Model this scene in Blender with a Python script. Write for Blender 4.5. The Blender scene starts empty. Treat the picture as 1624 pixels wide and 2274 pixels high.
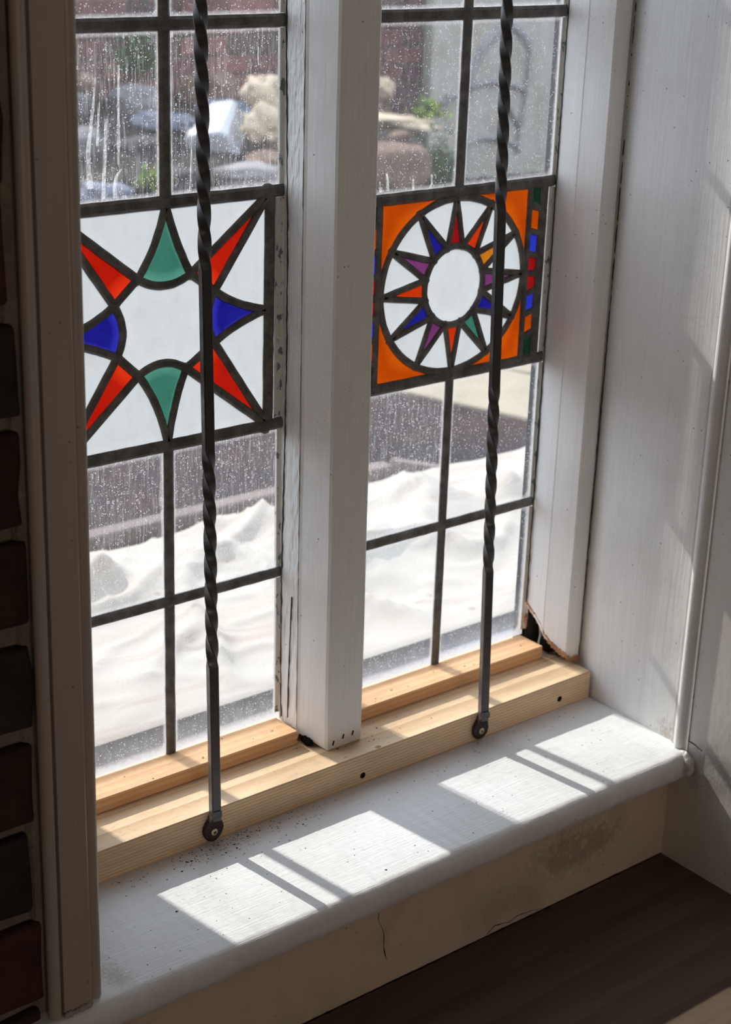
import bpy, bmesh, math, random
from mathutils import Vector, Matrix, noise

random.seed(7)
SC = bpy.context.scene
COL = SC.collection

# ------------------------------------------------------------------ camera
cd = bpy.data.cameras.new('camera')
cam = bpy.data.objects.new('camera', cd)
COL.objects.link(cam)
ROT = Matrix(((0.7765076, 0.2000414, -0.5975110),
              (-0.6292982, 0.2942578, -0.7193025),
              (0.0319320, 0.9345565, 0.3543791)))
cam.matrix_world = Matrix.Translation((0, -1.368, .95)) @ ROT.to_4x4()
cd.sensor_fit = 'VERTICAL'
cd.sensor_height = 36.0
cd.lens = 3740 / 2274 * 36
cd.clip_start = .05
cd.clip_end = 100
cd.dof.use_dof = True
cd.dof.focus_distance = 1.62
cd.dof.aperture_fstop = 9
SC.camera = cam

# ------------------------------------------------------------------ light
w = bpy.data.worlds.new('sky')
SC.world = w
w.use_nodes = True
bg = w.node_tree.nodes['Background']
bg.inputs[0].default_value = (.80, .88, 1.0, 1)
bg.inputs[1].default_value = 2.7
sun = bpy.data.lights.new('sun', 'SUN')
sun.energy = 5.1
sun.angle = math.radians(.55)
sun.color = (1, .955, .88)
so = bpy.data.objects.new('sun', sun)
COL.objects.link(so)
so.rotation_euler = Vector((-.128, 1, .735)).to_track_quat('Z', 'Y').to_euler()
so.location = (0, 6, 6)
# added soft fill lamp behind the camera, with no known source there
al = bpy.data.lights.new('room_fill_light', 'AREA')
al.shape = 'RECTANGLE'
al.size, al.size_y = 1.2, 1.0
al.energy = 13
al.color = (1, .86, .72)
ao = bpy.data.objects.new('room_fill_light', al)
COL.objects.link(ao)
ao.location = (-.6, -3.9, .75)
ao.rotation_euler = (math.radians(90), 0, 0)
SC.view_settings.view_transform = 'Standard'
SC.view_settings.look = 'None'
SC.view_settings.gamma = 1
SC.view_settings.exposure = .05
SC.view_settings.use_curve_mapping = False
SC.cycles.max_bounces = 12
SC.cycles.diffuse_bounces = 9
SC.cycles.transparent_max_bounces = 16
SC.cycles.caustics_reflective = False
SC.cycles.caustics_refractive = False
SC.cycles.sample_clamp_indirect = 6


# ------------------------------------------------------------------ helpers
def tag(o, label=None, cat=None, group=None, kind=None):
    if label: o['label'] = label
    if cat: o['category'] = cat
    if group: o['group'] = group
    if kind: o['kind'] = kind
    return o


def empty(name, loc=(0, 0, 0), parent=None):
    o = bpy.data.objects.new(name, None)
    COL.objects.link(o)
    o.location = loc
    if parent: o.parent = parent
    return o


def link(name, me, m, parent=None):
    if m and not me.materials: me.materials.append(m)
    o = bpy.data.objects.new(name, me)
    COL.objects.link(o)
    if parent: o.parent = parent
    return o


def mesh(name, vs, fs, m, parent=None, smooth=False, edge=None):
    me = bpy.data.meshes.new(name)
    me.from_pydata([tuple(v) for v in vs], [], fs)
    me.update()
    if edge is not None:
        a = me.attributes.new('rim', 'FLOAT', 'POINT')
        a.data.foreach_set('value', edge)
    if smooth:
        me.polygons.foreach_set('use_smooth', [True] * len(me.polygons))
    return link(name, me, m, parent)


def from_bm(name, bm, m, parent=None, smooth=False):
    bmesh.ops.recalc_face_normals(bm, faces=bm.faces)
    me = bpy.data.meshes.new(name)
    bm.to_mesh(me)
    bm.free()
    if smooth:
        me.polygons.foreach_set('use_smooth', [True] * len(me.polygons))
    return link(name, me, m, parent)


def box(name, x0, x1, y0, y1, z0, z1, m, parent=None, bevel=0, seg=2, cuts=0, rough=0, seed=0):
    bm = bmesh.new()
    bmesh.ops.create_cube(bm, size=1)
    for v in bm.verts:
        v.co = Vector((x0 + (v.co.x + .5) * (x1 - x0), y0 + (v.co.y + .5) * (y1 - y0), z0 + (v.co.z + .5) * (z1 - z0)))
    if bevel:
        bmesh.ops.bevel(bm, geom=list(bm.edges), offset=bevel, segments=seg, affect='EDGES', profile=.5)
    if cuts:
        bmesh.ops.subdivide_edges(bm, edges=list(bm.edges), cuts=cuts, use_grid_fill=True)
    if rough:
        for v in bm.verts:
            v.co += noise.noise_vector(v.co * 60 + Vector((seed, 0, 0))) * rough
    return from_bm(name, bm, m, parent)


def prism(name, prof, z0, z1, m, parent=None, rows=2, bottom=None, lean=None, rough=0, cap=True, smooth=False):
    """vertical prism on a closed profile [(x, y), ...]; bottom: list of bottom heights per profile vertex"""
    n = len(prof)
    vs, fs = [], []
    for r in range(rows + 1):
        t = r / rows
        for i, (x, y) in enumerate(prof):
            zb = bottom[i] if bottom else z0
            z = zb + (z1 - zb) * t
            dx = lean(z) if lean else 0
            p = Vector((x + dx, y, z))
            if rough: 
                nv = noise.noise_vector(Vector((x * 40, y * 40, z * 6))) * rough
                p += Vector((nv.x, nv.y, 0))
            vs.append(p)
    for r in range(rows):
        for i in range(n):
            j = (i + 1) % n
            fs.append((r * n + i, r * n + j, (r + 1) * n + j, (r + 1) * n + i))
    if cap:
        fs.append(tuple(range(n - 1, -1, -1)))
        fs.append(tuple(rows * n + i for i in range(n)))
    bm = bmesh.new()
    me = bpy.data.meshes.new('t')
    me.from_pydata(vs, [], fs)
    bm.from_mesh(me)
    bpy.data.meshes.remove(me)
    o = from_bm(name, bm, m, parent, smooth)
    return o


def arc(cx, cy, r, a0, a1, n):
    return [(cx + r * math.cos(math.radians(a0 + (a1 - a0) * i / n)), cy + r * math.sin(math.radians(a0 + (a1 - a0) * i / n))) for i in range(n + 1)]


# ------------------------------------------------------------------ materials
def mat(name, base=(.8, .8, .8), rough=.6, spec=.5):
    m = bpy.data.materials.new(name)
    m.use_nodes = True
    nt = m.node_tree
    b = nt.nodes['Principled BSDF']
    b.inputs['Base Color'].default_value = (*base, 1)
    b.inputs['Roughness'].default_value = rough
    b.inputs['Specular IOR Level'].default_value = spec
    return m, nt, b


class NT:
    def __init__(s, nt):
        s.nt = nt
        s.tc = nt.nodes.new('ShaderNodeTexCoord')

    def n(s, t, **k):
        x = s.nt.nodes.new(t)
        for a, b in k.items(): setattr(x, a, b)
        return x

    def L(s, a, b): s.nt.links.new(a, b)

    def vec(s, sc, rot=(0, 0, 0), loc=(0, 0, 0)):
        mp = s.n('ShaderNodeMapping')
        mp.inputs['Scale'].default_value = sc
        mp.inputs['Rotation'].default_value = rot
        mp.inputs['Location'].default_value = loc
        s.L(s.tc.outputs['Object'], mp.inputs[0])
        return mp.outputs[0]

    def noise(s, sc, detail=3, rough=.55, scale=1, dist=0, loc=(0, 0, 0)):
        x = s.n('ShaderNodeTexNoise')
        x.inputs['Scale'].default_value = scale
        x.inputs['Detail'].default_value = detail
        x.inputs['Roughness'].default_value = rough
        x.inputs['Distortion'].default_value = dist
        s.L(s.vec(sc, loc=loc), x.inputs['Vector'])
        return x.outputs['Fac']

    def voro(s, sc, feature='F1', rnd=1):
        x = s.n('ShaderNodeTexVoronoi', feature=feature)
        x.inputs['Scale'].default_value = 1
        x.inputs['Randomness'].default_value = rnd
        s.L(s.vec(sc), x.inputs['Vector'])
        return x

    def ramp(s, fac, pts, interp='LINEAR'):
        r = s.n('ShaderNodeValToRGB')
        r.color_ramp.interpolation = interp
        while len(r.color_ramp.elements) < len(pts): r.color_ramp.elements.new(.5)
        for e, (p, c) in zip(r.color_ramp.elements, pts):
            e.position = p
            e.color = (c, c, c, 1) if not isinstance(c, tuple) else (*c, 1)
        s.L(fac, r.inputs[0])
        return r.outputs[0]

    def mix(s, fac, a, b, mode='MIX'):
        x = s.n('ShaderNodeMix', data_type='RGBA', blend_type=mode)
        for sock, v in ((x.inputs[0], fac), (x.inputs[6], a), (x.inputs[7], b)):
            if isinstance(v, (int, float)): sock.default_value = v
            elif isinstance(v, tuple): sock.default_value = (*v, 1)
            else: s.L(v, sock)
        return x.outputs[2]

    def math(s, op, a, b=0.0, clamp=False):
        x = s.n('ShaderNodeMath', operation=op, use_clamp=clamp)
        for sock, v in ((x.inputs[0], a), (x.inputs[1], b)):
            if isinstance(v, (int, float)): sock.default_value = v
            else: s.L(v, sock)
        return x.outputs[0]

    def bump(s, h, strength, dist, bsdf, prev=None):
        x = s.n('ShaderNodeBump')
        x.inputs['Strength'].default_value = strength
        x.inputs['Distance'].default_value = dist
        s.L(h, x.inputs['Height'])
        if prev: s.L(prev, x.inputs['Normal'])
        s.L(x.outputs[0], bsdf.inputs['Normal'])
        return x.outputs[0]


def paint(name, base, dirty=(.30, .25, .20), brush=(1, 1, 1), amount=.35, specks=True, rough=.42, bump=.25, stain=.5, coarse=0):
    """brushed gloss paint with grime; brush = scale of the brush streak noise"""
    m, nt, b = mat(name, base, rough, .45)
    g = NT(nt)
    st = g.noise(brush, 4, .6)
    big = g.noise((7, 7, 7), 5, .6)
    fac = g.ramp(big, [(.5, 0), (.85, 1)])
    col = g.mix(g.math('MULTIPLY', fac, stain), base, dirty)
    col = g.mix(g.math('MULTIPLY', g.ramp(st, [(.3, 1), (.62, 0)]), amount * .35), col, tuple(c * .62 for c in base))
    if specks:
        v = g.voro((95, 95, 95))
        sel = g.ramp(v.outputs['Distance'], [(.07, 1), (.11, 0)])
        mask = g.ramp(g.noise((30, 30, 30), 2, .5, loc=(3, 1, 2)), [(.56, 0), (.60, 1)])
        s = g.math('MULTIPLY', sel, mask)
        col = g.mix(g.math('MULTIPLY', s, .75), col, (.06, .045, .035))
        v2 = g.voro((260, 260, 260))
        s2 = g.math('MULTIPLY', g.ramp(v2.outputs['Distance'], [(.10, 1), (.16, 0)]), g.ramp(g.noise((9, 9, 9), 3, .6, loc=(7, 7, 1)), [(.55, 0), (.66, 1)]))
        col = g.mix(g.math('MULTIPLY', s2, .55), col, (.10, .075, .055))
    g.L(col, b.inputs['Base Color'])
    n1 = g.bump(st, bump, .0012, b)
    n2 = g.bump(g.noise((22, 22, 22), 4, .6), .35, .002, b, n1)
    if coarse:
        g.bump(g.noise((75, 75, 11), 4, .7), coarse, .005, b, n2)
    return m


WHITE = (.74, .735, .73)
M = {}
M['sill'] = paint('paint_sill', (.82, .825, .84), brush=(22, 420, 60), amount=.6, bump=.4, stain=.3)
M['frame'] = paint('paint_frame', (.85, .84, .825), brush=(420, 420, 14), amount=.5, bump=.3, stain=.35)
M['reveal'] = paint('paint_reveal', (.79, .785, .78), brush=(240, 240, 12), amount=.4, bump=.4, stain=.3)
M['rough_paint'] = paint('paint_rough', (.80, .79, .77), brush=(300, 300, 40), amount=.7, bump=.6, stain=.5, coarse=1.0)
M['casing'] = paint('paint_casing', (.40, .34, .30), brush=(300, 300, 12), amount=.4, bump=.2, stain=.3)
M['wall'] = paint('paint_wall', (.60, .57, .525), brush=(90, 90, 30), amount=.3, bump=.3, stain=.4)
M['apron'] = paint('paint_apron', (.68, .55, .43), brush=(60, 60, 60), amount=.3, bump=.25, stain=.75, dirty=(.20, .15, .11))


def local_stain(mt, centre, radii, col, strength, fine=150):
    """a patch of mould specks with a place of its own on a painted wall"""
    nt = mt.node_tree
    b = nt.nodes['Principled BSDF']
    g = NT(nt)
    src = b.inputs['Base Color'].links[0].from_socket
    sub = g.n('ShaderNodeVectorMath', operation='SUBTRACT')
    g.L(g.tc.outputs['Object'], sub.inputs[0]); sub.inputs[1].default_value = centre
    dv = g.n('ShaderNodeVectorMath', operation='DIVIDE')
    g.L(sub.outputs[0], dv.inputs[0]); dv.inputs[1].default_value = radii
    ln = g.n('ShaderNodeVectorMath', operation='LENGTH')
    g.L(dv.outputs[0], ln.inputs[0])
    m_ = g.ramp(ln.outputs['Value'], [(.25, 1), (1, 0)])
    k = g.math('ADD', g.math('MULTIPLY', g.noise((38, 38, 38), 5, .7), .6), g.math('MULTIPLY', g.noise((fine,) * 3, 4, .7), .6))
    f = g.math('MULTIPLY', g.ramp(g.math('MULTIPLY', k, g.math('ADD', g.math('MULTIPLY', m_, .55), .55)), [(.50, 0), (.66, strength)]), m_)
    g.L(g.mix(f, src, col), b.inputs['Base Color'])


local_stain(M['apron'], (1.265, -.245, -.085), (.15, .1, .065), (.24, .175, .125), .55)
local_stain(M['apron'], (.62, -.245, -.07), (.12, .1, .05), (.20, .15, .11), .5)
local_stain(M['wall'], (1.413, -.31, -.010), (.1, .085, .060), (.25, .22, .185), .6, 260)
local_stain(M['reveal'], (1.4205, -.235, .012), (.05, .04, .030), (.40, .31, .24), .6)
local_stain(M['rough_paint'], (1.4135, -.268, -.012), (.03, .03, .03), (.34, .26, .19), .7)
local_stain(M['sill'], (.655, -.235, .0), (.035, .05, .02), (.42, .37, .29), .6, 260)
M['room'] = mat('paint_room', (.42, .36, .30), .8)[0]
M['ceiling'] = mat('paint_ceiling', (.55, .52, .48), .8)[0]
M['crack'] = mat('crack_shadow', (.07, .06, .05), .95, .05)[0]
M['black_gap'] = mat('dark_gap', (.012, .010, .008), .95, .05)[0]


def wood(name, light, dark, vscale, ring=(0, 0, 1), rough=.62, contrast=.6):
    m, nt, b = mat(name, light, rough, .3)
    g = NT(nt)
    wv = g.n('ShaderNodeTexWave', wave_type='BANDS', bands_direction='Z', wave_profile='SAW')
    wv.inputs['Scale'].default_value = 1
    wv.inputs['Distortion'].default_value = 2.2
    wv.inputs['Detail'].default_value = 2
    wv.inputs['Detail Scale'].default_value = .6
    g.L(g.vec(vscale, rot=(math.radians(12), 0, 0)), wv.inputs['Vector'])
    fine = g.noise((18, 700, 700), 3, .6)
    blot = g.noise((6, 40, 40), 4, .6)
    f = g.math('MULTIPLY', g.ramp(wv.outputs['Fac'], [(.25, 0), (.95, 1)]), contrast)
    col = g.mix(f, light, dark)
    col = g.mix(g.math('MULTIPLY', g.ramp(blot, [(.45, 0), (.8, 1)]), .55), col, tuple(c * .72 for c in dark))
    col = g.mix(g.math('MULTIPLY', g.ramp(fine, [(.5, 0), (.8, 1)]), .3), col, dark)
    g.L(col, b.inputs['Base Color'])
    n1 = g.bump(wv.outputs['Fac'], .25, .0006, b)
    g.bump(fine, .25, .0005, b, n1)
    return m


M['rail'] = wood('raw_pine_rail', (.84, .63, .41), (.50, .29, .155), (5, 55, 85), contrast=.62)
M['batten'] = wood('raw_pine_batten', (.84, .53, .29), (.58, .29, .14), (6, 110, 50), contrast=.42)
M['rot'] = wood('rotten_wood', (.50, .27, .15), (.22, .11, .06), (30, 30, 90))
M['board'] = wood('dark_board', (.105, .072, .045), (.060, .041, .028), (4, 30, 30), rough=.7, contrast=.5)

m, nt, b = mat('lead', (.055, .052, .050), .62, .35)
g = NT(nt)
g.L(g.mix(g.ramp(g.noise((60, 60, 60), 4, .65), [(.4, 0), (.75, 1)]), (.095, .090, .086), (.23, .218, .205)), b.inputs['Base Color'])
g.bump(g.noise((160, 160, 160), 3, .6), .4, .0006, b)
M['lead'] = m
m, nt, b = mat('wrought_iron', (.022, .021, .022), .45, .8)
g = NT(nt)
sep = g.n('ShaderNodeSeparateXYZ')
g.L(g.tc.outputs['Object'], sep.inputs[0])
low = g.ramp(g.math('MULTIPLY', sep.outputs['Z'], 1.6), [(.05, 1), (.75, 0)])
rust = g.math('MULTIPLY', g.ramp(g.noise((45, 45, 30), 5, .65), [(.45, 0), (.68, 1)]), g.math('ADD', g.math('MULTIPLY', low, .75), .08), True)
g.L(g.mix(rust, g.mix(low, (.022, .022, .024), (.050, .051, .056)), (.115, .068, .046)), b.inputs['Base Color'])  # paler base towards the foot paints in the bar's highlights; rust on top
g.L(g.ramp(g.noise((90, 90, 90), 3, .6), [(.3, .28), (.7, .55)]), b.inputs['Roughness'])
g.bump(g.noise((230, 230, 120), 4, .6), .35, .0005, b)
M['iron'] = m
M['screw'] = mat('brass_screw', (.60, .52, .38), .4, .5)[0]
M['screw'].node_tree.nodes['Principled BSDF'].inputs['Metallic'].default_value = .7
m, nt, b = mat('putty', (.66, .66, .63), .8, .2)
g = NT(nt)
g.L(g.mix(g.ramp(g.noise((120, 120, 55), 4, .7), [(.57, 0), (.62, 1)]), (.74, .74, .72), (.20, .21, .22)), b.inputs['Base Color'])
g.bump(g.noise((200, 200, 80), 3, .6), .6, .001, b)
M['putty'] = m


def glass_clear(name, haze, streak, foot=0):
    """old window glass: see-through, with a real film of dust, dried rain marks and a limy rim"""
    m = bpy.data.materials.new(name)
    m.use_nodes = True
    nt = m.node_tree
    nt.nodes.remove(nt.nodes['Principled BSDF'])
    g = NT(nt)
    out = nt.nodes['Material Output']
    tr = g.n('ShaderNodeBsdfTransparent')
    tr.inputs[0].default_value = (.97, .985, .98, 1)
    gl = g.n('ShaderNodeBsdfGlossy')
    gl.inputs['Roughness'].default_value = .06
    fr = g.n('ShaderNodeFresnel')
    fr.inputs[0].default_value = 1.3
    cl = g.n('ShaderNodeMixShader')
    g.L(g.math('MULTIPLY', fr.outputs[0], .7), cl.inputs[0])
    g.L(tr.outputs[0], cl.inputs[1])
    g.L(gl.outputs[0], cl.inputs[2])
    du = g.n('ShaderNodeBsdfTranslucent')
    du.inputs[0].default_value = (.50, .50, .515, 1)
    df = g.n('ShaderNodeBsdfDiffuse')
    df.inputs[0].default_value = (.50, .50, .515, 1)
    dust = g.n('ShaderNodeMixShader')
    dust.inputs[0].default_value = .35
    g.L(du.outputs[0], dust.inputs[1])
    g.L(df.outputs[0], dust.inputs[2])
    # haze + speckles + streaks + rings + rim
    cloud = g.ramp(g.noise((14, 14, 8), 4, .6), [(.3, .35), (.75, 1)])
    base = g.math('MULTIPLY', cloud, haze)
    if foot:   # dust gathers along the bottom edge of the lowest panes
        sz = g.n('ShaderNodeSeparateXYZ')
        g.L(g.tc.outputs['Object'], sz.inputs[0])
        lowd = g.ramp(g.math('MULTIPLY', sz.outputs['Z'], 5.0), [(.27, foot), (.62, 0)])
        base = g.math('ADD', base, g.math('MULTIPLY', lowd, g.ramp(g.noise((90, 90, 50), 4, .7), [(.3, .5), (.7, 1.2)])))
    sp = g.voro((420, 420, 420))
    s1 = g.math('MULTIPLY', g.ramp(sp.outputs['Distance'], [(.16, 1), (.26, 0)]), g.ramp(g.noise((120, 120, 120), 2, .5), [(.42, .1), (.6, 1.1)]))
    v3 = g.voro((240, 240, 150))
    ring = g.ramp(v3.outputs['Distance'], [(.20, 0), (.25, 1), (.29, 0)])
    rm = g.ramp(g.noise((60, 60, 60), 3, .6, loc=(5, 2, 9)), [(.46, 0), (.56, 1)])
    s2 = g.math('MULTIPLY', g.math('MULTIPLY', ring, rm), .8 * streak)
    stn = g.noise((620, 620, 30), 4, .7, dist=.5)
    s3 = g.math('MULTIPLY', g.ramp(stn, [(.50, 0), (.72, 1)]), .36 * streak)
    at = g.n('ShaderNodeAttribute', attribute_name='rim')
    rimn = g.math('MULTIPLY', at.outputs['Fac'], g.math('ADD', g.noise((140, 140, 140), 3, .6), .55))
    rim = g.ramp(rimn, [(.30, 0), (.95, .55)])
    tot = g.math('ADD', g.math('ADD', base, s1), g.math('ADD', g.math('ADD', s2, s3), rim))
    tot = g.math('MINIMUM', tot, .88)
    mx = g.n('ShaderNodeMixShader')
    g.L(tot, mx.inputs[0])
    g.L(cl.outputs[0], mx.inputs[1])
    g.L(dust.outputs[0], mx.inputs[2])
    g.L(mx.outputs[0], out.inputs[0])
    return m


M['clear_clean'] = glass_clear('glass_clear_light_dust', .09, .35)
M['clear_dirty'] = glass_clear('glass_clear_rain_marked', .10, 1.1)
M['clear_low'] = glass_clear('glass_clear_low', .08, .25, .30)


def glass_tint(name, thin, thick, clear=.25, rim_gain=1.0):
    """coloured or opal glass: part of the light passes straight, part is spread"""
    m = bpy.data.materials.new(name)
    m.use_nodes = True
    nt = m.node_tree
    nt.nodes.remove(nt.nodes['Principled BSDF'])
    g = NT(nt)
    out = nt.nodes['Material Output']
    at = g.n('ShaderNodeAttribute', attribute_name='rim')
    nz = g.noise((28, 28, 28), 4, .6)
    dirt = g.ramp(g.noise((75, 75, 40), 4, .65, loc=(2, 5, 1)), [(.42, 0), (.85, .55)])
    f = g.math('SUBTRACT', g.ramp(nz, [(.3, .75), (.7, 1)]), g.math('MULTIPLY', g.ramp(at.outputs['Fac'], [(.35, 0), (1, 1)]), rim_gain), True)
    col = g.mix(f, thin, thick)
    col = g.mix(g.math('MULTIPLY', dirt, .35), col, tuple(c * .5 for c in thick))
    tl = g.n('ShaderNodeBsdfTranslucent')
    tp = g.n('ShaderNodeBsdfTransparent')
    df = g.n('ShaderNodeBsdfPrincipled')
    df.inputs['Roughness'].default_value = .12
    for s_ in (tl.inputs[0], tp.inputs[0], df.inputs['Base Color']): g.L(col, s_)
    a = g.n('ShaderNodeMixShader')
    a.inputs[0].default_value = clear
    g.L(tl.outputs[0], a.inputs[1])
    g.L(tp.outputs[0], a.inputs[2])
    c = g.n('ShaderNodeMixShader')
    c.inputs[0].default_value = .10
    g.L(a.outputs[0], c.inputs[1])
    g.L(df.outputs[0], c.inputs[2])
    bp = g.n('ShaderNodeBump')
    bp.inputs['Strength'].default_value = .3
    bp.inputs['Distance'].default_value = .001
    g.L(g.noise((90, 90, 60), 3, .6), bp.inputs['Height'])
    g.L(bp.outputs[0], df.inputs['Normal'])
    g.L(c.outputs[0], out.inputs[0])
    return m


M['opal'] = glass_tint('glass_opal', (.31, .322, .33), (.268, .28, .286), .0, .6)
M['red'] = glass_tint('glass_red', (0.5225, 0.0248, 0.0055), (0.2750, 0.0044, 0.0017), .35)
M['darkred'] = glass_tint('glass_dark_red', (0.3750, 0.0100, 0.0100), (0.1600, 0.0025, 0.0040), .35)
M['orange'] = glass_tint('glass_orange', (0.4200, 0.0651, 0.0017), (0.2772, 0.0315, 0.0008), .35)
M['scarlet'] = glass_tint('glass_scarlet', (0.5000, 0.0550, 0.0050), (0.3600, 0.0175, 0.0020), .35)
M['amber'] = glass_tint('glass_amber', (0.4750, 0.1700, 0.0100), (0.3600, 0.1100, 0.0075), .35)
M['blue'] = glass_tint('glass_blue', (0.0252, 0.0252, 0.3360), (0.0059, 0.0050, 0.1260), .35)
M['cobalt'] = glass_tint('glass_cobalt', (0.0225, 0.0360, 0.4275), (0.0135, 0.0203, 0.2790), .35)
M['purple'] = glass_tint('glass_purple', (0.2000, 0.0450, 0.1800), (0.1000, 0.0200, 0.0850), .35)
M['green'] = glass_tint('glass_sea_green', (0.0672, 0.2100, 0.1554), (0.0231, 0.1050, 0.0735), .35)
M['darkgreen'] = glass_tint('glass_dark_green', (0.0100, 0.0450, 0.0250), (0.0030, 0.0125, 0.0075), .35)
# dried whitish runs on the panes
m = bpy.data.materials.new('dried_lime')
m.use_nodes = True
m.node_tree.nodes.remove(m.node_tree.nodes['Principled BSDF'])
g = NT(m.node_tree)
a, b_, c = g.n('ShaderNodeBsdfTransparent'), g.n('ShaderNodeBsdfTranslucent'), g.n('ShaderNodeMixShader')
b_.inputs[0].default_value = (.8, .8, .8, 1)
g.L(g.ramp(g.noise((260, 260, 160), 3, .6), [(.3, .06), (.7, .36)]), c.inputs[0])
g.L(a.outputs[0], c.inputs[1]); g.L(b_.outputs[0], c.inputs[2]); g.L(c.outputs[0], m.node_tree.nodes['Material Output'].inputs[0])
M['lime'] = m


def stone(name, c1, c2, sc=14, bump=.6, rough=.85, dist=.01):
    m, nt, b = mat(name, c1, rough, .2)
    g = NT(nt)
    n1 = g.noise((sc,) * 3, 6, .65)
    g.L(g.mix(g.ramp(n1, [(.35, 0), (.7, 1)]), c1, c2), b.inputs['Base Color'])
    g.bump(g.noise((sc * 3,) * 3, 5, .6), bump, dist, b)
    return m


M['brick_in'] = [stone('brick_dark_a', (.060, .030, .022), (.030, .020, .018), 40, .7, .9, .004), stone('brick_dark_b', (.045, .034, .030), (.022, .018, .017), 40, .7, .9, .004),
                 stone('brick_dark_c', (.085, .034, .024), (.04, .02, .018), 40, .7, .9, .004)]
M['mortar_in'] = stone('mortar_in', (.26, .215, .17), (.17, .135, .10), 30, .8, .9, .006)
M['brick_out'] = [stone('brick_red', (.115, .055, .050), (.075, .042, .040), 12), stone('brick_plum', (.075, .042, .045), (.05, .034, .037), 12),
                  stone('brick_brown', (.085, .060, .048), (.055, .043, .038), 12), stone('brick_rose', (.19, .09, .078), (.12, .06, .052), 12)]
M['mortar_out'] = stone('mortar_out', (.15, .125, .11), (.10, .082, .072), 10)
M['greystone'] = stone('carved_stone', (.30, .285, .26), (.20, .185, .158), 5, .5)
M['tracery'] = stone('tracery_stone', (.20, .195, .20), (.15, .148, .152), 14, .4)  # tracery lines a darker grey than the slab
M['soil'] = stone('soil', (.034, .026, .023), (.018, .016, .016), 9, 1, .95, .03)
M['ground'] = stone('shade_dark_ground', (.036, .020, .018), (.012, .012, .018), 5, .5, .9, .02)  # dark base colour stands in for the shade over the near yard
M['paving'] = stone('cream_paving', (.30, .26, .20), (.24, .205, .16), 6, .4)
M['rock'] = {
    'grey': stone('rock_grey', (.15, .14, .145), (.11, .105, .11)), 'slate': stone('rock_slate', (.14, .155, .20), (.11, .12, .155)),
    'brown': stone('rock_brown', (.15, .10, .075), (.10, .068, .054)), 'cream': stone('rock_cream', (.46, .385, .29), (.30, .235, .165), 10),
    'pale': stone('rock_pale', (.25, .235, .235), (.15, .14, .15)), 'dark': stone('rock_dark', (.05, .045, .048), (.032, .03, .032)),
    'tan': stone('rock_tan', (.19, .135, .10), (.14, .10, .078)), 'white': stone('white_plastic', (.44, .46, .50), (.40, .42, .46), 4, .1, .4)}
M['foot'] = stone('rusty_iron_foot', (.026, .021, .020), (.075, .040, .028), 90, .5, .5, .0006)
M['leaf'] = stone('leaf_green', (.12, .19, .03), (.20, .25, .06), 20, .3)
M['leafdark'] = stone('leaf_dark', (.03, .06, .025), (.06, .10, .04), 20, .3)

m, nt, b = mat('dust_sheet_cotton', (.55, .52, .49), .9, .1)
g = NT(nt)
n1 = g.ramp(g.noise((3.5, 5, 5), 5, .6), [(.45, 0), (.68, 1)])
col = g.mix(g.math('MULTIPLY', n1, .5), (.375, .352, .322), (.31, .265, .225))
v = g.voro((24, 24, 24))
sp = g.math('MULTIPLY', g.ramp(v.outputs['Distance'], [(.10, 1), (.2, 0)]), g.ramp(g.noise((12, 12, 12), 2, .5), [(.58, 0), (.62, .6)]))
col = g.mix(sp, col, (.20, .16, .15))
pk = g.ramp(g.noise((2, 9, 9), 3, .6, dist=1.2, loc=(3, 3, 3)), [(.54, 0), (.60, 1), (.68, 0)])
col = g.mix(g.math('MULTIPLY', pk, .3), col, (.25, .17, .15))
g.L(col, b.inputs['Base Color'])
g.bump(g.noise((22, 22, 22), 4, .55), .35, .006, b)
M['sheet'] = m
M['plank'] = stone('weathered_plank', (.17, .135, .125), (.14, .115, .108), 6, .2)

# ================================================================== SETTING
# ---- sill with rounded nose
prof = [(.02, 0), (-.262, 0)] + [(-.262 + .012 * math.sin(math.radians(a)) * -1, -.012 + .012 * math.cos(math.radians(a))) for a in range(15, 91, 15)] + \
       [(-.274, -.022), (-.271, -.030), (-.264, -.036), (-.255, -.040), (-.20, -.041), (.02, -.041)]
X0s, X1s = .545, 1.4235
vs, fs = [], []
NX = 420
for i in range(NX + 1):
    x = X0s + (X1s - X0s) * i / NX
    for (y, z) in prof:
        k = (noise.noise(Vector((x * 25, y * 30, z * 40 + 3))) * .0012 + noise.noise(Vector((x * 110, y * 120, z * 160))) * .0007) if y < -.255 else 0
        vs.append((x, y + k, z + k * .5 if y < -.25 else z))
n = len(prof)
for i in range(NX):
    for j in range(n):
        k = (j + 1) % n
        fs.append((i * n + j, i * n + k, (i + 1) * n + k, (i + 1) * n + j))
fs += [tuple(range(n)), tuple(NX * n + j for j in range(n - 1, -1, -1))]
sill = mesh('trim_1', vs, fs, M['sill'])
tag(sill, 'white painted wooden window sill with a rounded front nose', kind='structure')
me = sill.data
for p in me.polygons: p.use_smooth = True
me.set_sharp_from_angle(angle=math.radians(40))
# plaster return of the nose on the right wall
bm = bmesh.new()
bmesh.ops.create_icosphere(bm, subdivisions=3, radius=1)
for v in bm.verts:
    p = v.co
    d = 1 + .18 * noise.noise(p * 2.2) + .06 * noise.noise(p * 7)
    v.co = Vector((1.4135 + p.x * .0105 * d, -.2660 + p.y * .0170 * d, -.0150 + p.z * .0165 * d))
from_bm('nose_return', bm, M['rough_paint'], sill, True)

# ---- apron under the sill
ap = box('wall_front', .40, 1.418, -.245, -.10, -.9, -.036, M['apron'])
tag(ap, 'brownish painted plaster apron wall under the window sill', kind='structure')


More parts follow.
